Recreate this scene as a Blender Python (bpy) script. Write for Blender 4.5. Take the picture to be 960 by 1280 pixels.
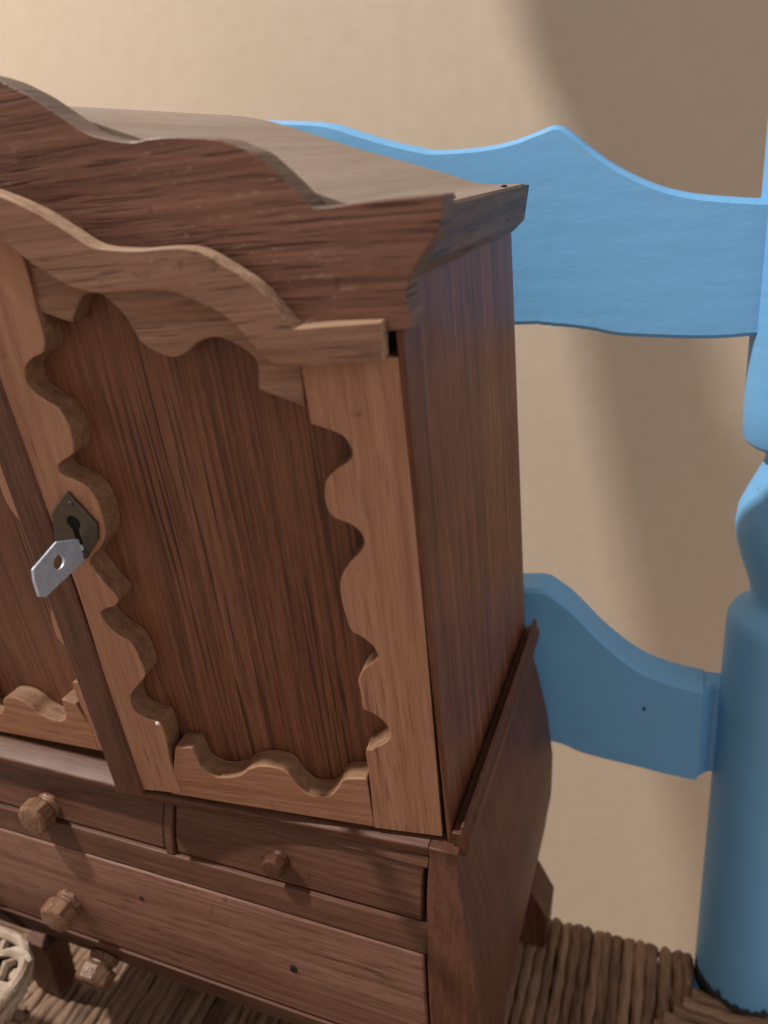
import bpy, bmesh, math, random
from mathutils import Vector, Matrix
random.seed(7)
for o in list(bpy.data.objects): bpy.data.objects.remove(o)
sc = bpy.context.scene
COL = sc.collection
U = 0.2                      # one modelling unit = 20 cm
CAM = [0.27076, -0.6747, 0.82067]
CAMR = [[0.926261, 0.360694, -0.109267], [0.057712, -0.422252, -0.904639], [-0.372437, 0.831627, -0.411932]]
F = 912.0
RSTILE = [(-0.0982, 0.6698), (-0.1007, 0.6549), (-0.1002, 0.5922), (-0.0812, 0.5854), (-0.066, 0.5778), (-0.0594, 0.5668), (-0.058, 0.5567), (-0.0637, 0.5485), (-0.0788, 0.5393), (-0.0918, 0.527), (-0.0971, 0.5106), (-0.0966, 0.4948), (-0.0901, 0.4809), (-0.0721, 0.473), (-0.061, 0.4631), (-0.058, 0.4499), (-0.0643, 0.4373), (-0.0788, 0.4233), (-0.0898, 0.408), (-0.0948, 0.3937), (-0.0959, 0.3715), (-0.0943, 0.3535), (-0.0896, 0.3285), (-0.0765, 0.3188), (-0.0648, 0.3066), (-0.0587, 0.2916), (-0.0676, 0.2832), (-0.0828, 0.2692), (-0.0903, 0.2519), (-0.0896, 0.2325), (-0.0907, 0.2074), (-0.0754, 0.2004), (-0.0625, 0.1874), (-0.0582, 0.1734), (-0.0631, 0.1581), (-0.087, 0.1403), (-0.0949, 0.1352), (-0.0961, 0.0842), (-0.1, -0.0047), (-0.0026, -0.005), (0.0037, 0.3899), (0.0043, 0.6587)]
LSTILE = [(-0.4232, 0.7994), (-0.3993, 0.7941), (-0.4008, 0.7312), (-0.4048, 0.6906), (-0.4261, 0.6799), (-0.4399, 0.6694), (-0.4436, 0.6535), (-0.4371, 0.6408), (-0.4225, 0.6287), (-0.4109, 0.6205), (-0.4054, 0.6076), (-0.4034, 0.5937), (-0.4057, 0.5736), (-0.4117, 0.5625), (-0.4255, 0.5555), (-0.4375, 0.5473), (-0.4362, 0.5378), (-0.4194, 0.5291), (-0.4034, 0.5184), (-0.3958, 0.499), (-0.3952, 0.4749), (-0.3992, 0.4547), (-0.4105, 0.4374), (-0.4266, 0.4242), (-0.4349, 0.4134), (-0.431, 0.4028), (-0.4207, 0.3815), (-0.4086, 0.3612), (-0.4161, 0.3485), (-0.4356, 0.3413), (-0.4431, 0.3333), (-0.439, 0.3182), (-0.4263, 0.3021), (-0.4098, 0.2901), (-0.4036, 0.2682), (-0.4012, 0.2456), (-0.4051, 0.2316), (-0.4286, 0.2074), (-0.4382, 0.1924), (-0.4388, 0.1723), (-0.4254, 0.1591), (-0.4009, 0.1529), (-0.3984, 0.1282), (-0.4037, 0.0775), (-0.4005, 0.0162), (-0.4701, 0.0143), (-0.4708, 0.198), (-0.4685, 0.3673), (-0.4776, 0.5403), (-0.4834, 0.6762), (-0.4887, 0.7451)]
BRAIL = [(-0.3895, 0.1067), (-0.36, 0.1103), (-0.3579, 0.0925), (-0.3528, 0.0703), (-0.3296, 0.058), (-0.2959, 0.0656), (-0.2778, 0.0802), (-0.2562, 0.089), (-0.2294, 0.0881), (-0.2152, 0.0796), (-0.2074, 0.0612), (-0.1897, 0.0441), (-0.1631, 0.045), (-0.1478, 0.0608), (-0.1333, 0.0805), (-0.1004, 0.0865), (-0.1, -0.0047), (-0.4208, 0.0116)]
APRON = [(-0.4093, 0.7943), (-0.4058, 0.7304), (-0.3653, 0.7147), (-0.3565, 0.7271), (-0.3412, 0.7423), (-0.32, 0.7425), (-0.3066, 0.7306), (-0.2979, 0.7198), (-0.2903, 0.7013), (-0.2826, 0.6861), (-0.2648, 0.6746), (-0.2492, 0.6702), (-0.2324, 0.6746), (-0.2175, 0.6842), (-0.1964, 0.6889), (-0.1788, 0.6837), (-0.1617, 0.6726), (-0.1523, 0.6593), (-0.1561, 0.6306), (-0.1052, 0.6083), (-0.1007, 0.6685), (-0.1431, 0.6875), (-0.2003, 0.7403), (-0.3026, 0.7602), (-0.3861, 0.7956)]
TRAILTOP = [(-0.418, 0.8642), (-0.385, 0.8481), (-0.3525, 0.8315), (-0.3217, 0.8105), (-0.3004, 0.7949), (-0.2836, 0.7889), (-0.2463, 0.7842), (-0.2149, 0.7837), (-0.1892, 0.7807), (-0.171, 0.7733), (-0.1471, 0.7572), (-0.1265, 0.7414), (-0.1079, 0.7187), (-0.093, 0.6976), (-0.0653, 0.6983), (-0.0037, 0.6982)]
TRAILBOT = [(-0.0064, 0.6607), (-0.0712, 0.6599), (-0.1055, 0.6607), (-0.1207, 0.6639), (-0.1336, 0.6744), (-0.1451, 0.692), (-0.1628, 0.713), (-0.1885, 0.7289), (-0.2153, 0.741), (-0.2452, 0.7455), (-0.2882, 0.7463), (-0.315, 0.7499), (-0.3368, 0.7579), (-0.3694, 0.7805), (-0.4011, 0.8077), (-0.435, 0.8241)]
ESC = [(-0.4314, 0.5159), (-0.4641, 0.4862), (-0.4717, 0.444), (-0.4621, 0.4113), (-0.4327, 0.4227), (-0.407, 0.4509), (-0.4018, 0.4712)]
HOLE = [(-0.4353, 0.4731)]
KEYBOW = [(-0.0071, 0.4509), (-0.0434, 0.4664), (-0.0925, 0.4552), (-0.0961, 0.4412), (-0.097, 0.421), (-0.0881, 0.415), (-0.0088, 0.4206)]
KEYHOLE = [(-0.051, 0.4417), (-0.0388, 0.4428), (-0.0621, 0.4391)]
AST = [(-0.5178, 0.0004), (-0.5227, 0.5419), (-0.4673, 0.0177), (-0.4748, 0.5415)]
FRIEZE = [(-0.401, 0.9561), (-0.3818, 0.9462), (-0.3632, 0.9354), (-0.3353, 0.9155), (-0.3073, 0.8968), (-0.2757, 0.8865), (-0.2518, 0.8823), (-0.2319, 0.8828), (-0.2036, 0.8808), (-0.1739, 0.8765), (-0.1522, 0.8722), (-0.1383, 0.8662), (-0.1183, 0.857), (-0.1064, 0.8469), (-0.0883, 0.8292), (-0.0703, 0.81), (-0.0587, 0.8037), (-0.0038, 0.8045), (0.0648, 0.8033)]
FRIEZER = [(0.0648, 0.8033), (0.0599, 0.7793), (0.0513, 0.7665), (0.0367, 0.7502), (0.0286, 0.7393), (0.0235, 0.728), (0.0205, 0.7149), (0.0246, 0.6998), (0.0234, 0.6877)]
FRIEZERB = [(0.0698, 0.8015), (0.0468, 0.771), (0.028, 0.7305), (0.0264, 0.7223), (0.0281, 0.7045), (0.0272, 0.6952), (0.0106, 0.6815)]
ROOF = [(-0.7298, 0.9816), (-0.5472, 0.9593), (-0.4552, 0.9451), (-0.3682, 0.9271), (-0.2869, 0.8966), (-0.2214, 0.8697), (-0.0331, 0.7991)]
USLAT_T = [(-0.4971, 0.9486), (-0.4534, 0.9471), (-0.3949, 0.9316), (-0.3303, 0.9088), (-0.2674, 0.8854), (-0.2059, 0.8664), (-0.1681, 0.8582), (-0.0872, 0.854), (-0.0305, 0.8574), (0.0174, 0.8675), (0.0441, 0.8727), (0.0668, 0.8591), (0.0908, 0.8382), (0.1238, 0.8116), (0.1563, 0.7901), (0.1948, 0.7693), (0.2324, 0.7536), (0.2811, 0.7407), (0.3709, 0.7264)]
USLAT_B = [(0.3683, 0.5196), (0.3203, 0.5172), (0.2579, 0.519), (0.193, 0.5236), (0.1529, 0.5275), (0.1118, 0.537), (0.0699, 0.5439), (0.0271, 0.5482), (-0.0285, 0.5516)]
LSLAT_T = [(-0.0101, 0.0371), (0.0286, 0.0394), (0.0558, 0.0252), (0.0828, 0.006), (0.1161, -0.026), (0.1509, -0.0593), (0.216, -0.1052), (0.2803, -0.1262), (0.3364, -0.1325), (0.3685, -0.1322)]
LSLAT_B = [(0.3627, -0.3355), (0.3335, -0.3366), (0.2766, -0.3345), (0.2303, -0.3296), (0.1511, -0.3238), (0.1021, -0.3168), (0.0553, -0.3051)]
POST = [(0.3634, -0.7698), (0.366, -0.342), (0.3673, -0.056), (0.3676, -0.0042), (0.3691, 0.012), (0.3812, 0.0292), (0.4039, 0.0413), (0.407, 0.0525), (0.4042, 0.0707), (0.3971, 0.0945), (0.3844, 0.1251), (0.3726, 0.1602), (0.3693, 0.1881), (0.3733, 0.2191), (0.3873, 0.2502), (0.404, 0.2891), (0.409, 0.3032), (0.4061, 0.3224), (0.4007, 0.3292), (0.3728, 0.3395), (0.3686, 0.3462), (0.3671, 0.4432), (0.3673, 0.6324), (0.3686, 0.7266)]
KN = [(-0.705, -0.045, -0.114), (-0.7, -0.075, -0.308), (-0.695, -0.07, -0.472), (-0.257, -0.045, -0.091), (-0.246, -0.08, -0.281), (-0.534, -0.075, -0.24)]
BK = (-.755, -.11, -.385)

# ------------------------------------------------------------------ camera
cd = bpy.data.cameras.new('camera'); cam = bpy.data.objects.new('camera', cd); COL.objects.link(cam)
r = CAMR
mw = Matrix(((r[0][0], -r[1][0], -r[2][0], CAM[0]*U), (r[0][1], -r[1][1], -r[2][1], CAM[1]*U),
             (r[0][2], -r[1][2], -r[2][2], CAM[2]*U), (0, 0, 0, 1)))
cam.matrix_world = mw
cd.sensor_fit = 'VERTICAL'; cd.lens = 5.4; cd.sensor_height = 5.4*1280/F; cd.sensor_width = cd.sensor_height*.75
cd.clip_start = 0.005; cd.clip_end = 50
cd.dof.use_dof = True; cd.dof.focus_distance = 1.02*U; cd.dof.aperture_fstop = 2.4
sc.camera = cam
# ------------------------------------------------------------------ world, lamps, exposure
w = bpy.data.worlds.new('World'); sc.world = w; w.use_nodes = True
bg = w.node_tree.nodes['Background']; bg.inputs[0].default_value = (1.0, .80, .655, 1); bg.inputs[1].default_value = .50
def lamp(name, kind, loc, energy, col, size, target=None):
    l = bpy.data.lights.new(name, kind); l.energy = energy; l.color = col
    if kind == 'POINT': l.shadow_soft_size = size*U
    else: l.shape = 'RECTANGLE'; l.size, l.size_y = size[0]*U, size[1]*U
    o = bpy.data.objects.new(name, l); COL.objects.link(o); o.location = [c*U for c in loc]
    if target: o.rotation_euler = (Vector(target)-Vector(loc)).to_track_quat('-Z', 'Y').to_euler()
    return o
lamp('room_lamp', 'POINT', (-4.75, -.86, 6.95), 132, (1, .945, .88), .14)
lamp('window_light', 'AREA', (2.8, -1.2, 1.9), .6, (.74, .85, 1), (1.6, 2.0), (0, .2, .4))
sc.view_settings.view_transform = 'Standard'; sc.view_settings.look = 'None'
sc.view_settings.exposure = 0; sc.view_settings.gamma = 1
sc.render.engine = 'CYCLES'
# ------------------------------------------------------------------ helpers
def link(name, bm, mats, parent=None, smooth=35, bevel=0):
    for v in bm.verts: v.co *= U
    me = bpy.data.meshes.new(name); bmesh.ops.recalc_face_normals(bm, faces=bm.faces); bm.to_mesh(me); bm.free()
    if not isinstance(mats, (list, tuple)): mats = [mats]
    for m in mats: me.materials.append(m)
    o = bpy.data.objects.new(name, me); COL.objects.link(o)
    if parent: o.parent = parent
    for p in me.polygons: p.use_smooth = True
    me.set_sharp_from_angle(angle=math.radians(smooth))
    if bevel:
        b = o.modifiers.new('bevel', 'BEVEL'); b.width = bevel*U; b.segments = 2; b.limit_method = 'ANGLE'; b.angle_limit = math.radians(40)
        b.harden_normals = False
    return o
def tag(o, label, cat, group=None, kind=None):
    if label: o['label'] = label
    if cat: o['category'] = cat
    if group: o['group'] = group
    if kind: o['kind'] = kind
    return o
def empty(name, loc=(0, 0, 0)):
    o = bpy.data.objects.new(name, None); COL.objects.link(o); o.location = [c*U for c in loc]; o.empty_display_size = .02
    return o
def smooth_pts(P, sharp=50, n=4, closed=False):
    """Catmull-Rom through the points, keeping corners sharper than the given angle"""
    N = len(P); out = []
    def corner(i):
        if not closed and (i <= 0 or i >= N-1): return True
        a, b, c = P[i-1], P[i % N], P[(i+1) % N]
        u = Vector((b[0]-a[0], b[1]-a[1])); v = Vector((c[0]-b[0], c[1]-b[1]))
        if u.length < 1e-6 or v.length < 1e-6: return True
        return math.degrees(u.angle(v)) > sharp
    segs = N if closed else N-1
    for i in range(segs):
        p1 = Vector(P[i]); p2 = Vector(P[(i+1) % N])
        p0 = p1-(p2-p1) if corner(i) else Vector(P[i-1])
        p3 = p2+(p2-p1) if corner((i+1) % N if closed else i+1) else Vector(P[(i+2) % N])
        if (p2-p1).length > .12 : k = 1 if corner(i) and corner(i+1) else n
        else: k = n
        for j in range(k):
            t = j/k
            q = .5*((2*p1)+(p2-p0)*t+(2*p0-5*p1+4*p2-p3)*t*t+(3*p1-p0-3*p2+p3)*t**3)
            out.append((q.x, q.y))
    if not closed: out.append(tuple(P[-1]))
    return out
def prism(outline, y0, y1, bm=None, edge_mat=0):
    """outline in (x,z), extruded from y0 (front) to y1"""
    bm = bm or bmesh.new()
    a = [bm.verts.new((x, y0, z)) for x, z in outline]; b = [bm.verts.new((x, y1, z)) for x, z in outline]
    n = len(a)
    bm.faces.new(a); bm.faces.new(b[::-1])
    for i in range(n):
        f = bm.faces.new((a[i], a[(i+1) % n], b[(i+1) % n], b[i])); f.material_index = edge_mat
    return bm
def box(x0, x1, y0, y1, z0, z1, bm=None):
    return prism([(x0, z0), (x1, z0), (x1, z1), (x0, z1)], y0, y1, bm)
def loft(rings, bm=None, cap=True, close=True):
    bm = bm or bmesh.new()
    R = [[bm.verts.new(p) for p in ring] for ring in rings]
    n = len(R[0])
    for a, b in zip(R, R[1:]):
        for i in range(n if close else n-1):
            bm.faces.new((a[i], a[(i+1) % n], b[(i+1) % n], b[i]))
    if cap: bm.faces.new(R[0][::-1]); bm.faces.new(R[-1])
    return bm
def tube(path, rad, sides=7, twist=0., lobes=0, amp=0., bm=None, flat=1.):
    """swept tube; radius may be a function of the running length"""
    rings = []; s = 0
    for i, p in enumerate(path):
        p = Vector(p); d = Vector(path[min(i+1, len(path)-1)])-Vector(path[max(i-1, 0)])
        d.normalize(); up = Vector((0, 0, 1)) if abs(d.z) < .85 else Vector((0, -1, 0))
        n = d.cross(up).normalized(); b = n.cross(d)
        if i: s += (p-Vector(path[i-1])).length
        rr = rad(s) if callable(rad) else rad
        ring = []
        for k in range(sides):
            a = 2*math.pi*k/sides
            q = rr*(1+amp*math.cos(lobes*(a-twist*s)))
            ring.append(p+n*math.cos(a)*q+b*math.sin(a)*q*flat)
        rings.append(ring)
    return loft(rings, bm)
def mirror(P, xc): return [(2*xc-x, z) for x, z in P]
# ------------------------------------------------------------------ materials
def nmat(name):
    m = bpy.data.materials.new(name); m.use_nodes = True; nt = m.node_tree
    return m, nt, nt.nodes, nt.links, nt.nodes['Principled BSDF']
def mathn(nt, op, a, b=None, c=None):
    n = nt.nodes.new('ShaderNodeMath'); n.operation = op
    for i, v in enumerate((a, b, c)):
        if v is None: continue
        if isinstance(v, (int, float)): n.inputs[i].default_value = v
        else: nt.links.new(v, n.inputs[i])
    return n.outputs[0]
def noise(nt, vec, scale, detail=3, rough=.55, dist=0.):
    n = nt.nodes.new('ShaderNodeTexNoise'); n.inputs['Scale'].default_value = scale; n.inputs['Detail'].default_value = detail
    n.inputs['Roughness'].default_value = rough; n.inputs['Distortion'].default_value = dist; nt.links.new(vec, n.inputs['Vector'])
    return n.outputs['Fac']
def ramp(nt, fac, stops):
    n = nt.nodes.new('ShaderNodeValToRGB'); cr = n.color_ramp
    while len(cr.elements) < len(stops): cr.elements.new(.5)
    for e, (p, c) in zip(cr.elements, stops): e.position = p; e.color = (*c, 1) if len(c) == 3 else c
    nt.links.new(fac, n.inputs[0]); return n.outputs[0]
def mix(nt, fac, a, b, mode='MIX'):
    n = nt.nodes.new('ShaderNodeMix'); n.data_type = 'RGBA'; n.blend_type = mode
    for s, v in ((0, fac), (6, a), (7, b)):
        if isinstance(v, (int, float)): n.inputs[s].default_value = v
        elif isinstance(v, tuple): n.inputs[s].default_value = (*v, 1)
        else: nt.links.new(v, n.inputs[s])
    return n.outputs[2]
def coords(nt, rand=True):
    tc = nt.nodes.new('ShaderNodeTexCoord'); s = nt.nodes.new('ShaderNodeVectorMath'); s.operation = 'SCALE'
    nt.links.new(tc.outputs['Object'], s.inputs[0]); s.inputs[3].default_value = 1/U
    if not rand: return s.outputs[0]
    oi = nt.nodes.new('ShaderNodeObjectInfo'); a = nt.nodes.new('ShaderNodeVectorMath'); a.operation = 'ADD'
    m = nt.nodes.new('ShaderNodeVectorMath'); m.operation = 'SCALE'; cx = nt.nodes.new('ShaderNodeCombineXYZ')
    for i in range(3): nt.links.new(oi.outputs['Random'], cx.inputs[i])
    nt.links.new(cx.outputs[0], m.inputs[0]); m.inputs[3].default_value = 9.
    nt.links.new(s.outputs[0], a.inputs[0]); nt.links.new(m.outputs[0], a.inputs[1])
    return a.outputs[0]
def mapping(nt, vec, scale, rot=(0, 0, 0)):
    n = nt.nodes.new('ShaderNodeMapping'); n.inputs['Scale'].default_value = scale; n.inputs['Rotation'].default_value = rot
    nt.links.new(vec, n.inputs['Vector']); return n.outputs[0]
def wood(name, dark, mid, light, axis, streak=120, pore=.6, bump=.15, rough=.5, tilt=0., pore_scale=210, pore_len=16, scuff=0., scuff_col=(.5, .45, .4), stripe=(.36, .5, .64), dirt=.2, spec=.3, pore_lo=.58):
    m, nt, N, L, P = nmat(name)
    v = coords(nt)
    # slow wander so the grain is not ruler-straight
    wn = nt.nodes.new('ShaderNodeTexNoise'); wn.inputs['Scale'].default_value = 1.7; wn.inputs['Detail'].default_value = 1
    L.new(v, wn.inputs['Vector'])
    sb = nt.nodes.new('ShaderNodeVectorMath'); sb.operation = 'MULTIPLY_ADD'
    L.new(wn.outputs['Color'], sb.inputs[0]); sb.inputs[1].default_value = (.016, .016, .016); L.new(v, sb.inputs[2]); v2 = sb.outputs[0]
    rot = (0, math.radians(tilt), 0)
    def st(across, along):
        s = [across]*3; s['xyz'.index(axis)] = along; return mapping(nt, v2, s, rot)
    broad = noise(nt, st(11, .6), 1, 3)
    fib = noise(nt, st(streak, 2.2), 1, 4, .7)
    fine = noise(nt, st(420, 26), 1, 2, .6)
    por = noise(nt, st(pore_scale, pore_len), 1, 1.5, .5)
    pm = ramp(nt, por, [(pore_lo, (0, 0, 0)), (pore_lo+.09, (1, 1, 1))])
    dens = ramp(nt, noise(nt, st(15, 1.4), 1, 3, .6), [(.38, (.12,)*3), (.62, (1, 1, 1))])
    g = mathn(nt, 'ADD', mathn(nt, 'MULTIPLY', fib, .72), mathn(nt, 'MULTIPLY', broad, .28))
    g = mathn(nt, 'ADD', g, mathn(nt, 'MULTIPLY', mathn(nt, 'SUBTRACT', fine, .5), .26))
    col = ramp(nt, g, [(stripe[0], dark), (stripe[1], mid), (stripe[2], light)])
    pf = mathn(nt, 'MULTIPLY', mathn(nt, 'MULTIPLY', pm, dens), pore)
    col = mix(nt, pf, col, tuple(c*.25 for c in dark))
    # handling dirt and fading in soft patches of no particular direction
    dn = noise(nt, v, 4.5, 6, .68)
    col = mix(nt, mathn(nt, 'MULTIPLY', ramp(nt, dn, [(.44, (0, 0, 0)), (.70, (1, 1, 1))]), dirt), col, tuple(c*.6 for c in dark))
    sp = noise(nt, v, 38, 3, .6)
    col = mix(nt, mathn(nt, 'MULTIPLY', ramp(nt, sp, [(.66, (0, 0, 0)), (.74, (1, 1, 1))]), .45), col, tuple(c*.4 for c in dark))
    hs = .0
    if scuff:
        sn = noise(nt, st(170, 50), 1, 4, .75); sm = ramp(nt, sn, [(.60, (0, 0, 0)), (.67, (1, 1, 1))])
        sl = ramp(nt, noise(nt, v, 4, 3), [(.50, (0, 0, 0)), (.60, (1, 1, 1))])
        col = mix(nt, mathn(nt, 'MULTIPLY', mathn(nt, 'MULTIPLY', sm, sl), scuff), col, scuff_col)
    L.new(col, P.inputs['Base Color'])
    rr = mathn(nt, 'ADD', mathn(nt, 'ADD', mathn(nt, 'MULTIPLY', fib, .22), mathn(nt, 'MULTIPLY', dn, .25)), rough-.24); L.new(rr, P.inputs['Roughness'])
    P.inputs['Specular IOR Level'].default_value = spec
    bn = nt.nodes.new('ShaderNodeBump'); bn.inputs['Strength'].default_value = bump; bn.inputs['Distance'].default_value = .0006
    h = mathn(nt, 'SUBTRACT', mathn(nt, 'ADD', mathn(nt, 'MULTIPLY', fib, .5), mathn(nt, 'MULTIPLY', fine, .4)), pf)
    L.new(h, bn.inputs['Height']); L.new(bn.outputs[0], P.inputs['Normal'])
    return m
PANEL = wood('panel_rosewood', (.088, .031, .017), (.165, .062, .034), (.225, .094, .052), 'z', 150, .8, .14, .46, pore_scale=220, pore_len=3.6, dirt=.12, stripe=(.37, .5, .64), pore_lo=.55)
STRIPW = wood('astragal_wood', (.065, .025, .015), (.112, .046, .028), (.155, .068, .042), 'z', 80, .4, .12, .45, dirt=.2)
STILE = wood('stile_wood', (0.2618, 0.1215, 0.0685), (0.3474, 0.1725, 0.1037), (0.4129, 0.2205, 0.1400), 'z', 90, .45, .1, .52, pore_scale=240, pore_len=14, dirt=.1)
STILE2 = wood('rail_wood_straight', (0.2517, 0.1137, 0.0622), (0.3323, 0.1617, 0.0954), (0.4028, 0.2107, 0.1327), 'x', 90, .45, .1, .52, pore_scale=240, pore_len=14, dirt=.1)
RAILW = wood('rail_wood', (0.1913, 0.0960, 0.0622), (0.2769, 0.1470, 0.0985), (0.3625, 0.2058, 0.1452), 'x', 110, .7, .18, .48, tilt=-16, pore_scale=240, pore_len=14, dirt=.12, scuff=.5, scuff_col=(.46, .33, .23))
FRIEZEW = wood('frieze_wood', (0.1142, 0.0498, 0.0341), (0.1903, 0.0894, 0.0626), (0.2555, 0.1268, 0.0913), 'x', 110, .85, .22, .46, pore_scale=230, pore_len=10, pore_lo=.565, scuff=.5, scuff_col=(.42, .34, .28), dirt=.2)
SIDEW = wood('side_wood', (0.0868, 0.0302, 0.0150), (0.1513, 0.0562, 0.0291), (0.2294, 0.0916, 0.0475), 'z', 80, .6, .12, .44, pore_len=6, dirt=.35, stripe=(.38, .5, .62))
CORNW = wood('cornice_wood', (.07, .043, .032), (.13, .083, .063), (.19, .13, .10), 'y', 90, .95, .3, .52, pore_len=9, dirt=.25)
BASEW = wood('base_wood', (0.0631, 0.0250, 0.0155), (0.1009, 0.0433, 0.0269), (0.1397, 0.0649, 0.0416), 'x', 110, .5, .14, .48, pore_scale=240, dirt=.3)
LITDRAWW = wood('lit_drawer_wood', (0.1359, 0.0627, 0.0435), (0.2115, 0.1058, 0.0746), (0.2820, 0.1519, 0.1120), 'x', 110, .6, .16, .5, pore_scale=240, dirt=.22)  # lighter copy of the base wood: light on the wide drawer painted in
POSTW = wood('post_wood', (0.0666, 0.0256, 0.0150), (0.0972, 0.0389, 0.0225), (0.1297, 0.0553, 0.0329), 'z', 90, .3, .12, .5, dirt=.35)
ROOFW = wood('roof_wood', (0.2036, 0.1503, 0.1184), (0.2422, 0.1853, 0.1507), (0.2773, 0.2202, 0.1830), 'y', 70, .12, .05, .55, dirt=.1)
EDGE = wood('cut_edge', (.26, .155, .095), (.38, .25, .165), (.50, .355, .25), 'x', 110, .5, .3, .6, dirt=.2)
INEDGE = wood('scallop_edge', (.16, .083, .046), (.23, .125, .071), (.29, .168, .10), 'x', 90, .4, .25, .55, dirt=.25)
KNOBW = wood('knob_wood', (.12, .058, .034), (.20, .108, .062), (.30, .175, .108), 'y', 90, .6, .3, .32, dirt=.3)
def plain(name, col, rough, metal=0., bump=0., bs=60, var=0.): 
    m, nt, N, L, P = nmat(name); v = coords(nt)
    n = noise(nt, v, bs, 4, .6); c = mix(nt, n, tuple(x*(1-var) for x in col), tuple(min(1, x*(1+var)) for x in col))
    L.new(c, P.inputs['Base Color']); P.inputs['Metallic'].default_value = metal
    L.new(mathn(nt, 'ADD', mathn(nt, 'MULTIPLY', n, .3), rough-.15), P.inputs['Roughness'])
    if bump:
        b = nt.nodes.new('ShaderNodeBump'); b.inputs['Strength'].default_value = bump; b.inputs['Distance'].default_value = .0006
        L.new(n, b.inputs['Height']); L.new(b.outputs[0], P.inputs['Normal'])
    return m
BRASS = plain('dark_bronze', (.09, .07, .052), .5, .6, .3, 45, .35)
STEEL = plain('zinc_steel', (.50, .58, .70), .4, .35, .5, 48, .22)
BLACK = plain('dark_hole', (.006, .005, .004), .9)
WORN = plain('worn_dark_paint', (.03, .035, .04), .8, 0, .3, 60, .5)
DUST = plain('dust_speck', (.62, .58, .54), .9)
def blue_paint():
    m, nt, N, L, P = nmat('blue_paint'); v = coords(nt, False)
    n1 = noise(nt, v, 3, 4, .6); n2 = noise(nt, mapping(nt, v, (5, 5, 22)), 1, 4, .6); n3 = noise(nt, v, 40, 3)
    c = mix(nt, n1, (.140, .375, .68), (.160, .42, .735)); chip = noise(nt, v, 26, 2, .5)
    c = mix(nt, mathn(nt, 'MULTIPLY', ramp(nt, chip, [(.75, (0, 0, 0)), (.79, (1, 1, 1))]), .3), c, (.10, .13, .16))
    grime = noise(nt, v, 5, 5, .7); c = mix(nt, mathn(nt, 'MULTIPLY', ramp(nt, grime, [(.5, (0, 0, 0)), (.75, (1, 1, 1))]), .22), c, (.10, .24, .42))
    L.new(c, P.inputs['Base Color'])
    P.inputs['Roughness'].default_value = .5; P.inputs['Specular IOR Level'].default_value = .4
    b = nt.nodes.new('ShaderNodeBump'); b.inputs['Strength'].default_value = .38; b.inputs['Distance'].default_value = .0012
    L.new(mathn(nt, 'ADD', mathn(nt, 'MULTIPLY', n2, .7), mathn(nt, 'ADD', n1, mathn(nt, 'MULTIPLY', n3, .25))), b.inputs['Height']); L.new(b.outputs[0], P.inputs['Normal'])
    return m
BLUE = blue_paint()
def wall_paint():
    m, nt, N, L, P = nmat('beige_wall_paint'); v = coords(nt, False)
    n1 = noise(nt, v, 1.6, 5, .62); n2 = noise(nt, v, 16, 5, .7); n3 = noise(nt, v, 70, 3)
    c = mix(nt, n1, (.56, .455, .350), (.62, .513, .403))
    c = mix(nt, mathn(nt, 'MULTIPLY', ramp(nt, n2, [(.45, (0, 0, 0)), (.7, (1, 1, 1))]), .35), c, (.51, .39, .275))
    L.new(c, P.inputs['Base Color']); P.inputs['Roughness'].default_value = .85; P.inputs['Specular IOR Level'].default_value = .2
    b = nt.nodes.new('ShaderNodeBump'); b.inputs['Strength'].default_value = .3; b.inputs['Distance'].default_value = .0012
    tr = noise(nt, v, 5, 4, .6, .6)
    L.new(mathn(nt, 'ADD', mathn(nt, 'MULTIPLY', tr, .9), mathn(nt, 'ADD', mathn(nt, 'MULTIPLY', n2, .55), mathn(nt, 'MULTIPLY', n3, .3))), b.inputs['Height']); L.new(b.outputs[0], P.inputs['Normal'])
    return m
WALL = wall_paint()
def rush(name, a, b_, c_, sc_=(130, 10, 130)):
    m, nt, N, L, P = nmat(name); v = coords(nt)
    oi = nt.nodes.new('ShaderNodeObjectInfo')
    n1 = noise(nt, v, 8, 3); n2 = noise(nt, mapping(nt, v, sc_, (0, 0, math.radians(16))), 1, 4, .65)
    g = mathn(nt, 'ADD', mathn(nt, 'MULTIPLY', n1, .3), mathn(nt, 'ADD', mathn(nt, 'MULTIPLY', n2, .55), mathn(nt, 'MULTIPLY', oi.outputs['Random'], .22)))
    L.new(ramp(nt, g, [(.36, a), (.53, b_), (.72, c_)]), P.inputs['Base Color']); P.inputs['Roughness'].default_value = .6
    b = nt.nodes.new('ShaderNodeBump'); b.inputs['Strength'].default_value = .6; b.inputs['Distance'].default_value = .001
    L.new(n2, b.inputs['Height']); L.new(b.outputs[0], P.inputs['Normal'])
    return m
RUSH = rush('brown_rush', (.065, .034, .019), (.185, .106, .063), (.32, .20, .125))
RUSHX = rush('brown_rush_across', (.065, .034, .019), (.185, .106, .063), (.32, .20, .125), (10, 130, 130))
RUSHD = plain('stuffing_and_gap_dark', (.03, .018, .01), .9)
PALE = rush('pale_rush', (.20, .14, .095), (.36, .275, .205), (.50, .41, .325), (14, 70, 110))

# ------------------------------------------------------------------ the wall behind
WY = 2.0
wb = box(-9, 7, WY, WY+.3, -6.5, 6)
tag(link('wall', wb, WALL), 'beige painted plaster wall behind the blue chair', 'wall', kind='structure')
# ------------------------------------------------------------------ miniature cabinet
XC = -.48
cab = empty('miniature_cabinet')
tag(cab, 'miniature dark wooden cabinet with scalloped doors and scrolled crown standing on the rush seat', 'cabinet')
XL = 2*XC-.012
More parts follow.
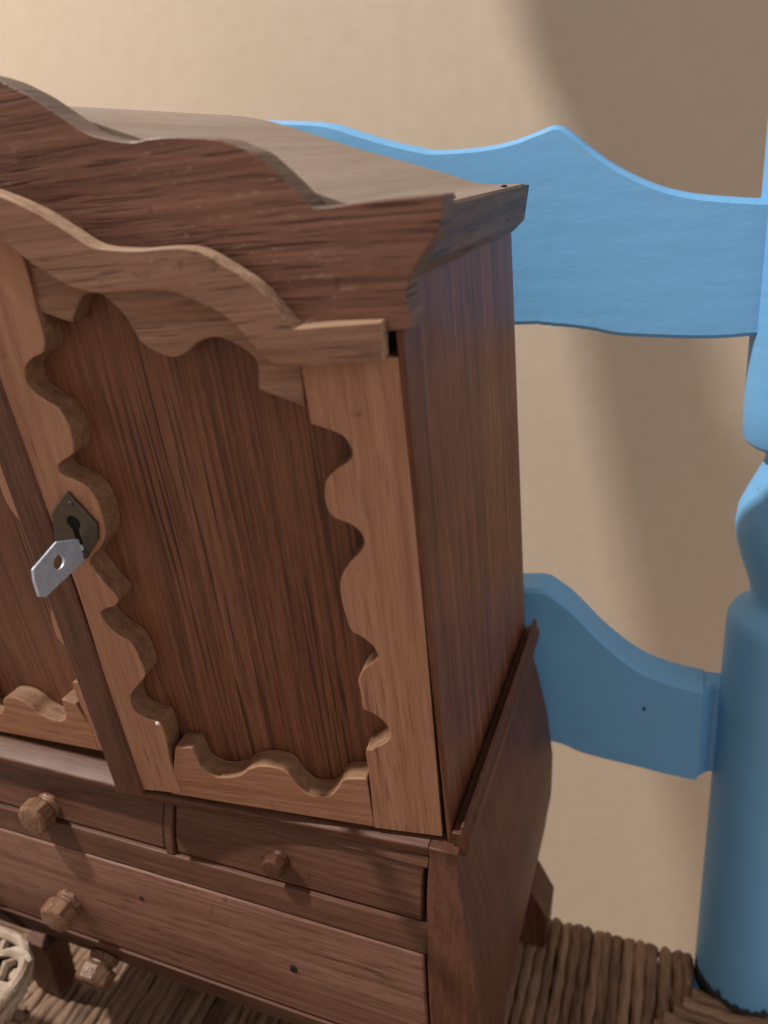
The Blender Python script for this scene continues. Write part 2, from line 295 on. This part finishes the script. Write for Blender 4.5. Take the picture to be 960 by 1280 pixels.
# upper carcass
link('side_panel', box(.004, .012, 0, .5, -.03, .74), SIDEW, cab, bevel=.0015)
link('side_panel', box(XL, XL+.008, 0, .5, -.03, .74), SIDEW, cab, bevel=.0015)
roof_line = [(.034, .775), (.034, .793), (-.033, .800), (-.10, .825), (-.2214, .868), (-.30, .899), (-.37, .925), (-.43, .941), (XC, .947)]
top = roof_line[1:]+mirror(roof_line[1:-1], XC)[::-1]
under = [(x, z-.02) for x, z in top]
link('roof_board', prism(smooth_pts(top, 60, 3)+smooth_pts(under, 60, 3)[::-1], .031, .5), ROOFW, cab, smooth=40)
link('back_panel', prism([(x, z-.022) for x, z in top if -.965 < x < .003][::-1]+[(XL+.009, -.028), (.003, -.028)], .478, .497), SIDEW, cab)
link('floor_board', box(XL+.009, .003, .0, .477, -.028, -.012), BASEW, cab)
link('light_blocker', box(XL+.009, .0035, .047, .060, .60, .775), SIDEW, cab)  # added board, blocks light showing through the gap under the crown
# scrolled crown board: its lower edge follows the top of the doors
ft = FRIEZE[::-1]          # from right end to the left
ft = ft+[(-.428, .966), (-.455, .973), (XC, .975)]
tt = [(x, z-.018) for x, z in TRAILTOP if -.43 < x < -.09]      # right to left needed
low = tt[::-1]+[(-.445, .862), (XC, .866)][:0]
low = sorted(low, key=lambda p: -p[0])+[(-.45, .856), (XC, .861)]
re = smooth_pts(FRIEZER, 70, 3)
right_end = re[::-1]+smooth_pts(ft, 42, 4)[1:]                # bottom right, up the ogee, along the crest to the centre
left_half = mirror(right_end, XC)[::-1][1:]
lowR = smooth_pts(low, 42, 4)                                  # right to centre
lowL = mirror(lowR, XC)[::-1][1:]
outline = right_end+left_half+(lowR+lowL)[::-1]
link('frieze_board', prism(outline, -.005, .030, edge_mat=1), [FRIEZEW, CORNW], cab, smooth=30, bevel=.0013)
for s in (0, 1):
    cp = [(.0125, .727), (.031, .743), (.040, .791), (.0125, .791)]
    if s: cp = mirror(cp, XC)
    link('cornice', prism(cp, .0305, .507), CORNW, cab, bevel=.002)
for (x, y, z) in ((.026, .40, .7912), (.020, .17, .7912)):
    link('nail_head', loft([[(x+.005*math.cos(k*.785)*q, y+.005*math.sin(k*.785)*q, z+h) for k in range(8)] for q, h in ((1, 0), (.9, .004), (.3, .0055))]), BLACK, cab)
# ------------------------------------------------------------------ doors
def make_door(mir, ang):
    fx = (lambda P: P) if not mir else (lambda P: [(-x, z) for x, z in P])
    hx = 2*XC-.045 if mir else 0
    lim = sorted([(x, z-.014) for x, z in TRAILTOP if -.43 < x < -.095], key=lambda p: p[0])
    pan = [(-.455, .03), (-.05, .03), (-.05, .672), (-.09, .672)]+lim[::-1]+[(-.455, .862)]
    d = link('door', prism(fx(pan), .036, .044), PANEL, cab)
    d.location = (hx*U, 0, 0); d.rotation_euler.z = math.radians(-ang if mir else ang)
    link('stile', prism(fx(smooth_pts(RSTILE, 65, 5, True)), 0, .0355, edge_mat=1), [STILE, INEDGE], d, smooth=32, bevel=.0013)
    ls = LSTILE[1:-1]+[(-.486, .830), (-.425, .812)]
    if mir: ls = [(x if x > -.46 else -.528, z) for x, z in ls]
    link('stile', prism(fx(smooth_pts(ls, 65, 5, True)), 0, .0355, edge_mat=1), [STILE, INEDGE], d, smooth=32, bevel=.0013)
    link('bottom_rail', prism(fx(smooth_pts(BRAIL, 55, 5, True)), .0012, .0353, edge_mat=1), [STILE2, INEDGE], d, smooth=32, bevel=.002)
    link('apron', prism(fx(smooth_pts(APRON, 55, 5, True)), .006, .0353, edge_mat=1), [RAILW, INEDGE], d, smooth=32, bevel=.002)
    tb = [p for p in TRAILTOP if p[0] > -.40]
    tp = [(-.486, .880), (-.45, .872), (-.418, .8615)]+tb
    bp = [p for p in TRAILBOT]+[(-.486, .846)]
    ol = smooth_pts(tp, 42, 4)+smooth_pts(bp, 42, 4)
    link('top_rail', prism(fx(ol), -.022, .0045, edge_mat=1), [RAILW, EDGE], d, smooth=32, bevel=.0013)
    return d
rd = make_door(False, 7.0)
ld = make_door(True, 0.5)
link('astragal', prism([(-.515, .002), (-.4655, .002), (-.4745, .545), (-.484, .83), (-.526, .85), (-.521, .545)], -.004, .036), STRIPW, rd, bevel=.004)
# lock plate with its keyhole, and the keyhole's dark inside
def plate_with_hole(outline, hole, y0, y1):
    bm = bmesh.new()
    for y in (y0, y1):
        o = [bm.verts.new((x, y, z)) for x, z in outline]; h = [bm.verts.new((x, y, z)) for x, z in hole]
        es = [bm.edges.new((o[i], o[(i+1) % len(o)])) for i in range(len(o))]+[bm.edges.new((h[i], h[(i+1) % len(h)])) for i in range(len(h))]
        bmesh.ops.triangle_fill(bm, edges=es, use_beauty=True)
        if y == y0: A, B = o, h
    for X, Y in ((A, o), (B, h)):
        for i in range(len(X)): bm.faces.new((X[i], X[(i+1) % len(X)], Y[(i+1) % len(X)], Y[i]))
    return bm
hx, hz = HOLE[0]
kh = [(hx+.0098*math.cos(math.radians(a)), hz+.0098*math.sin(math.radians(a))) for a in range(-60, 241, 25)]
kh += [(hx-.0045, hz-.030), (hx+.0045, hz-.030)]
esc = link('lock_plate', plate_with_hole(ESC, kh, -.0065, -.0004), BRASS, rd, bevel=.0012)
link('keyhole', prism(kh, -.0012, -.0002), BLACK, rd)
for (px, pz) in ((-.430, .500), (-.434, .428)):
    link('nail_head', loft([[(px+.004*q*math.cos(k), -.0064-h, pz+.004*q*math.sin(k)) for k in [i*.785 for i in range(8)]] for q, h in ((1, 0), (.8, .0018), (.25, .0026))]), BRASS, rd)
# carcass gap strip on hinge side, little torn notch above
# ------------------------------------------------------------------ bulging base
def interp(z, T):
    for (a, va), (b, vb) in zip(T, T[1:]):
        if b <= z <= a:
            t = (a-z)/(a-b); t = t*t*(3-2*t)*.35+t*.65
            return va+(vb-va)*t
    return T[0][1] if z > T[0][0] else T[-1][1]
ST = [(.03, .020), (-.05, .024), (-.1, .036), (-.2, .052), (-.3, .060), (-.4, .056), (-.5, .042), (-.62, .020)]
FT = [(.03, .014), (-.034, .016), (-.065, .034), (-.1, .046), (-.2, .069), (-.3, .082), (-.4, .079), (-.5, .050), (-.56, .02), (-.62, -.02)]
Sx = lambda z: interp(z, ST); Fy = lambda z: -interp(z, FT)
def zs(z0, z1, n=None):
    n = n or max(2, int(abs(z1-z0)/.022)); return [z0+(z1-z0)*i/n for i in range(n+1)]
def bent(z0, z1, xa, xb, ya, yb, mat, name, parent, bevel=.002, n=None):
    """a piece that follows the bulge: xa, xb, ya, yb are functions of z"""
    return link(name, loft([[(xa(z), ya(z), z), (xb(z), ya(z), z), (xb(z), yb(z), z), (xa(z), yb(z), z)] for z in zs(z0, z1, n)]), mat, parent, smooth=40, bevel=bevel)
c_ = lambda v: (lambda z: v)
BZ = -.615
for s in (0, 1):
    fx = (lambda f: f) if not s else (lambda f: (lambda z: 2*XC-f(z)))
    bent(BZ, -.03, fx(lambda z: Sx(z)-.05), fx(Sx), lambda z: Fy(z)+.0405, c_(.5), POSTW, 'base_side', cab)
    bent(BZ, -.0135, fx(c_(-.019)), fx(lambda z: Sx(z)+.001), lambda z: Fy(z)-.001, lambda z: Fy(z)+.04, POSTW, 'corner_post', cab)
    # moulding standing up round the foot of the upper cabinet
    mp = [(.0128, -.029), (.030, -.029), (.0375, -.010), (.0375, .006), (.034, .010), (.0335, .024), (.0295, .029), (.0260, .026), (.0245, .012), (.0128, .011)]
    if s: mp = mirror(mp, XC)
    link('side_moulding', prism(mp, -.004, .507), POSTW, cab, smooth=30, bevel=.0015)
def ledge_ring(x):
    f = .0405-.0262*max(0, min(1, (x+.47)/.47))
    return [(x, y, z) for y, z in ((.03, -.0135), (-f+.004, -.0135), (-f, -.0165), (-f, -.029), (-f+.003, -.034), (.03, -.034))]
link('front_ledge', loft([ledge_ring(x) for x in (2*XC+.018, -.50, -.25, -.0195)]), BASEW, cab, smooth=50, bevel=.001)
link('base_back', box(2*XC, 0, .47, .495, BZ, -.035), POSTW, cab)
xL, xR, xD = 2*XC+.0195, -.0195, -.462
def rail_(z0, z1, out=.0): bent(z0, z1, c_(xL), c_(xR), lambda z: Fy(z)-out, lambda z: Fy(z)+.06, BASEW, 'drawer_rail', cab)
bent(-.048, -.0345, c_(xL), c_(xR), lambda z: Fy(z)+.001, lambda z: Fy(z)+.06, BASEW, 'drawer_rail', cab); rail_(-.177, -.135, -.005); rail_(-.415, -.400); rail_(BZ, -.555)
def drawer(z0, z1, x0, x1, mat, recess, label=None):
    g = .0035
    d = bent(z0+g, z1-g, c_(x0+g), c_(x1-g), lambda z: Fy(z)+recess, lambda z: Fy(z)+recess+.05, mat, 'drawer', cab, bevel=.0035)
    if label: d['label'] = label
    # dark inside of the joint
    return d
dr = [drawer(-.135, -.048, xL, xD-.008, BASEW, .009), drawer(-.135, -.048, xD+.008, xR-.005, BASEW, .009),
      drawer(-.400, -.177, xL, xR-.002, LITDRAWW, .004, 'wide drawer front with a hole where its second knob is missing'), drawer(-.555, -.415, xL, xR, BASEW, .004)]
bent(-.1345, -.0485, c_(xD-.008), c_(xD+.008), lambda z: Fy(z)+.005, lambda z: Fy(z)+.05, BASEW, 'drawer_divider', cab)
link('gap_shade_sheet', loft([[(xL, Fy(z)+.075, z), (xR, Fy(z)+.075, z), (xR, Fy(z)+.085, z), (xL, Fy(z)+.085, z)] for z in zs(BZ, -.04)]), BLACK, cab)  # black sheet that paints the shade inside the drawer gaps
def knob(pos, parent, tilt=0, seg=9, sc_=1., rot=0., mat=None):
    prof = [(.0265, -.006), (.0265, .003), (.0225, .007), (.0225, .011), (.030, .013), (.0330, .017), (.0315, .038), (.027, .0425), (.012, .044)]
    rings = []
    for r_, l in prof:
        ring = []
        for k in range(seg):
            a = 2*math.pi*k/seg+rot
            x, y, z = r_*math.cos(a), -l, r_*math.sin(a)
            y, z = y*math.cos(tilt)-z*math.sin(tilt), y*math.sin(tilt)+z*math.cos(tilt)
            ring.append((pos[0]+x*sc_, pos[1]+y*sc_, pos[2]+z*sc_))
        rings.append(ring)
    return link('knob', loft(rings), mat or KNOBW, parent, smooth=38, bevel=.0015)
KX = -.70
def onface(x, z, rec): return (x, Fy(z)+rec, z)
knob(onface(-.722, -.110, .009), dr[0], -.10, 9, .98, .2)
knob(onface(-.257, -.092, .009), dr[1], -.10, 9, .58, .5, POSTW)  # darker wood on this knob paints in the shade it sits in
knob(onface(-.709, -.300, .004), dr[2], .02, 8, 1.0, .1)
knob(onface(-.715, -.494, -.004), dr[3], .30, 8, 1.12, .3)
def hole(x, z, r_, parent, rec):
    y = Fy(z)+rec-.0012
    link('knob_hole', loft([[(x+q*r_*math.cos(k*.63), y-h, z+q*r_*1.25*math.sin(k*.63)) for k in range(10)] for q, h in ((1.0, -.002), (.75, .0006), (.2, .0008))]), BLACK, parent)
hole(-.246, -.285, .0075, dr[2], .004)
hole(-.534, -.238, .0042, dr[2], .004)
# feet
def foot(mx, my, name='foot'):
    P = [(.000, BZ+.002), (.024, BZ+.002), (.058, -.692), (.050, -.79), (-.015, -.79), (-.03, -.70), (-.05, BZ+.002)]
    if mx: P = mirror(P, XC)
    if mx and my: P = [(x-.03, z) for x, z in P]
    y0, y1 = (.41, .498) if not my else (-.022, .035)
    return link(name, prism(P, y0, y1), POSTW, cab, bevel=.003)
for mx in (0, 1):
    for my in (0, 1): foot(mx, my)
# white glue and dust flecks caught on the mouldings
for (x, y, z, s) in ((-.4035, .0, .1525, .004),):
    link('glue_fleck', loft([[(x+s*q*math.cos(k), y-.002-h, z+s*q*math.sin(k)) for k in [i*1.05 for i in range(6)]] for q, h in ((1, 0), (.7, .002), (.2, .003))]), DUST, rd)
# ------------------------------------------------------------------ key in the lock
key = empty('cabinet_key', (0, 0, 0)); key.rotation_euler.z = math.radians(7)
tag(key, 'small key with a flat hexagonal steel bow sticking out of the dark lock plate', 'key')
zc = .438
kc = [(KEYHOLE[0][0]+.0095*math.cos(math.radians(a)), KEYHOLE[0][1]+.0085*math.sin(math.radians(a))) for a in range(0, 360, 24)]
bb = plate_with_hole(smooth_pts(KEYBOW, 80, 1, True), kc, hx-.0018, hx+.0018)
for v in bb.verts: v.co = (v.co.y, v.co.x, v.co.z)
link('bow', bb, STEEL, key, bevel=.0008)
link('shaft', tube([(hx, .03, zc), (hx, .0, zc), (hx, -.0072, zc)], .0042, 8), STEEL, key)
# ------------------------------------------------------------------ ladder-back chair
LT = math.tan(math.radians(9)); SEAT = -.80
YL = lambda z: .46+LT*(z-SEAT) if z > SEAT else .46
chair = empty('ladder_back_chair')
tag(chair, 'blue painted ladder-back chair with turned posts, shaped slats and a woven rush seat', 'chair')
PX = .465; CX = -.53
def post(px):
    prof = [(-2.9, .085), (-.95, .098), (-.80, .1015), (-.34, .099), (-.056, .0977), (-.006, .0974), (.008, .0955), (.020, .089), (.029, .080), (.041, .063), (.0525, .060), (.0707, .0625), (.0945, .070), (.1251, .082), (.1602, .0925), (.1881, .0957), (.2191, .0925), (.2502, .0795), (.2891, .062), (.3032, .0565), (.318, .0565), (.3265, .062), (.334, .085), (.3395, .0925), (.3462, .0965), (.40, .098), (.80, .098), (1.10, .098), (1.12, .058), (1.28, .095), (1.42, .06), (1.44, .096), (2.62, .096), (2.66, .09), (2.70, .062), (2.78, .064), (2.83, .082), (2.90, .100), (2.98, .094), (3.08, .078), (3.25, .065), (3.4, .07), (3.5, .07), (3.55, .01)]
    rings = []
    for z, r_ in prof:
        rings.append([(px+r_*math.cos(k*2*math.pi/40), YL(z)+.04+r_*math.sin(k*2*math.pi/40), z) for k in range(40)])
    return link('post', loft(rings), BLUE, chair, smooth=50)
post(PX); post(2*CX-PX)
def at(P, x):
    P = sorted(P)
    if x <= P[0][0]: return P[0][1]
    for (a, va), (b, vb) in zip(P, P[1:]):
        if a <= x <= b: return va+(vb-va)*(x-a)/(b-a)
    return P[-1][1]
def slat(T, B, thick, chamfer=False):
    """T, B: top and bottom edges, right half; mirrored about the middle of the chair"""
    T = smooth_pts(sorted(T), 45, 4); B = smooth_pts(sorted(B), 45, 4)
    xs = [CX+(.41-CX)*i/110 for i in range(111)]
    if chamfer: xs = sorted(xs+[.337, .338])
    xs = [2*CX-x for x in xs[::-1]][:-1]+xs
    rings = []
    for x in xs:
        u = x if x >= CX else 2*CX-x
        zt, zb = at(T, u), at(B, u); f = 0
        if chamfer and u > .3375: f = min(.026, (u-.3375)*1.1+.004); 
        c = .007; y = lambda z, o: YL(z)+o
        if chamfer and u > .3375: zt -= .004; zb += .004
        rings.append([(x, y(zb, f+c), zb), (x, y(zb+c, f), zb+c), (x, y(zt-c, f), zt-c), (x, y(zt, f+c), zt), (x, y(zt, thick-c), zt), (x, y(zt-c, thick), zt-c), (x, y(zb+c, thick), zb+c), (x, y(zb, thick-c), zb)])
    return link('slat', loft(rings), BLUE, chair, smooth=28)
UT = [(CX, .953)]+[p for p in USLAT_T if p[0] > -.45]+[(.42, .725)]
UB = [(CX, .55)]+USLAT_B+[(.42, .519)]
slat(UT, UB, .055)
LTp = [(CX, .135), (-.40, .125), (-.25, .075), (-.16, .032), (-.06, .032)]+LSLAT_T+[(.42, -.132)]
LB = [(CX, -.30), (-.1, -.302)]+LSLAT_B+[(.42, -.336)]
slat(LTp, LB, .075, True)
slat([(x, z+1.55) for x, z in UT], [(x, z+1.45) for x, z in UB], .055)
slat([(x, z*1.1+2.38) for x, z in UT], [(x, z+2.17) for x, z in UB], .055)
# small dents and chipped paint
def fleck(x, y, z, s, mat, name, parent, n=9):
    P = [(x+s*random.uniform(.5, 1.2)*math.cos(6.283*k/n), z+s*random.uniform(.5, 1.2)*math.sin(6.283*k/n)) for k in range(n)]
    return link(name, prism(P, y-.0015, y+.002), mat, parent)
slats = [o for o in chair.children if o.name.startswith('slat')]
fleck(.232, YL(-.19)-.0002, -.19, .0045, WORN, 'nail_hole', slats[1])
posts = [o for o in chair.children if o.name.startswith('post')]
lo, hi = [], []
for k in range(61):
    q = math.radians(-175+k*2.9); rr = .1024
    h = .004+.010*abs(math.sin(k*.83))*random.random()**.7+(.012 if k in (17, 18, 34, 35, 47) else 0)
    lo.append((PX+rr*math.cos(q), .5+rr*math.sin(q), SEAT-.06)); hi.append((PX+rr*math.cos(q), .5+rr*math.sin(q), SEAT+.002+h))
link('worn_paint_edge', loft([lo, hi], cap=False, close=False), WORN, posts[0])
# seat frame under the rush
link('seat_rail', tube([(2*CX-PX, .465, SEAT-.075), (PX, .465, SEAT-.080)], .040, 14), BLUE, chair)
link('seat_rail', tube([(PX+.03, .46, SEAT-.075), (PX+.16, -1.35, SEAT-.080)], .040, 14), BLUE, chair)
link('seat_rail', tube([(2*CX-PX-.03, .46, SEAT-.075), (2*CX-PX-.16, -1.35, SEAT-.080)], .040, 14), BLUE, chair)
link('seat_rail', tube([(2*CX-PX-.2, -1.38, SEAT-.075), (PX+.2, -1.38, SEAT-.080)], .040, 14), BLUE, chair)
pad = box(2*CX-PX, PX, -1.32, .42, SEAT-.10, SEAT-.035); link('seat_stuffing', pad, RUSHD, chair)
def strand(path, rad, mat=None):
    ph = random.uniform(0, 6)
    return link('rush_strand', tube(path, lambda s: rad*(1+.08*math.sin(s*14+ph)), 14, random.uniform(20, 32), 3, .11), mat or RUSH, chair, smooth=60)
# back triangle: cords run front to back and wrap over the rear rail
n = 0; step = .0235; xr = PX-.115; xl = 2*CX-xr
x = xr
while x > xl:
    d = min(xr-x, x-xl)
    y1 = max(-.42, .40-d*1.25-.02*random.random())
    rad = random.uniform(.0128, .0146); jit = lambda a: random.uniform(-a, a)
    path = []; off = jit(.0035); yb = .455; ym = (yb+y1)/2
    L_ = max(.03, yb-y1); k = max(4, int(L_/.014))
    wob = random.uniform(0, 6)
    for i in range(k+1):
        t = i/k; y = y1+(yb-y1)*t
        sag = -.012*math.sin(math.pi*t)
        path.append((x+off+.0012*math.sin(y*17+wob)+jit(.0006), y, SEAT-.010+sag+.0012*math.sin(y*15+wob*2)+jit(.0006)))
    for a in (15, 35, 55, 75, 95, 120, 150, 180):
        q = math.radians(a); path.append((x+off, yb+.066*math.sin(q), SEAT-.075+.065*math.cos(q)))
    strand(path, rad); n += 1; x -= step*random.uniform(.92, 1.08)
# side triangles: cords run across and wrap over the side rails
for s in (0, 1):
    y = .412
    while y > -1.30:
        d = min(.43-y, y+1.36)
        if d < .0: break
        slope = min(1., d*1.07/.86); x1 = xr+.02-min(.90, d*.80)
        xe = PX+.03+(.46-y)*.072; k = max(4, int((xe-x1)/.016)); off = random.uniform(-.003, .003); path = []
        for i in range(k+1):
            t = i/k; path.append((x1+(xe-x1)*t, y+off+random.uniform(-.0006, .0006), SEAT-.008-.012*math.sin(math.pi*t)+random.uniform(-.0006, .0006)))
        for a in (15, 40, 65, 95, 130, 170):
            q = math.radians(a); path.append((xe+.066*math.sin(q), y+off, SEAT-.075+.066*math.cos(q)))
        if s: path = [(2*CX-px, py, pz) for px, py, pz in path]
        strand(path, random.uniform(.0118, .0142), RUSHX); n += 1; y -= .0225*random.uniform(.94, 1.06)
# front triangle, mostly below the frame
x = xr+.05; 
while x > xl-.05:
    d = min(xr+.05-x, x-xl+.05)
    y1 = min(-.43, -1.34+d*1.25)
    path = [(x+random.uniform(-.002, .002), -1.38+(y1+1.38)*i/8, SEAT-.010) for i in range(9)]
    strand(path, .015); n += 1; x -= .031
print('strands', n)
# ------------------------------------------------------------------ pale woven basket in front of the cabinet
bk = empty('rush_basket')
tag(bk, 'pale woven rush basket with a rounded corner beside the cabinet at the left edge', 'basket')
BX, BYB, BT = BK   # right side, back side and top of the basket
def rrect(x0, x1, y0, y1, r_, n=6):
    P = []
    for cx, cy, a0 in ((x1-r_, y1-r_, 0), (x0+r_, y1-r_, 90), (x0+r_, y0+r_, 180), (x1-r_, y0+r_, 270)):
        for i in range(n+1):
            a = math.radians(a0+90*i/n); P.append((cx+r_*math.cos(a), cy+r_*math.sin(a)))
    return P
ins = lambda q: (BX-.9+q, BX-q, BYB-.85+q, BYB-q, .085-q*.5)
link('body', loft([[(x, y, z) for x, y in rrect(*ins(q))] for q, z in ((.30, SEAT+.012), (.20, -.62), (.035, BT-.05), (.03, BT-.035), (.05, BT-.028), (.09, BT-.026))]), RUSHD, bk)  # dark core, paints the shade seen between the weavers
for z, q, r_ in ((BT-.010, .010, .0125), (BT-.034, .012, .0125)):
    P = rrect(*ins(q)); P.append(P[0]); P.append(P[1])
    link('rim', tube([(x, y, z+random.uniform(-.0015, .0015)) for x, y in P], lambda s: r_*.85*(1+.08*math.sin(s*60)), 10, 40, 2, .16), PALE, bk)
yy = BYB-.04; row = 0
while yy > BYB-.82:
    link('weaver', tube([(BX-.018-i*.012, yy+.004*math.sin(i*.9+row), BT-.012+.012*math.sin(i*.55+row*math.pi)) for i in range(73)], lambda s: .0088*(1+.2*math.sin(s*90+row)), 7, 30, 2, .15), PALE, bk); yy -= .027; row += 1
xx = BX-.05
while xx > BX-.87:
    link('stake', tube([(xx+random.uniform(-.003, .003), BYB-.02-i*.02, BT-.012-.010*math.sin(i*2.33)) for i in range(41)], .0085, 6), PALE, bk); xx -= .045
z = BT-.062; row = 0
while z > SEAT+.03:
    q = .016+.27*((BT-.04)-z)/(BT-SEAT); P = rrect(*ins(q), n=9); P = P+[P[0]]
    link('weaver', tube([(x+random.uniform(-.004, .004), y+random.uniform(-.004, .004), z+.005*math.sin(i*1.9+row*3.14)) for i, (x, y) in enumerate(P)], .0105, 6), PALE, bk); z -= .027; row += 1
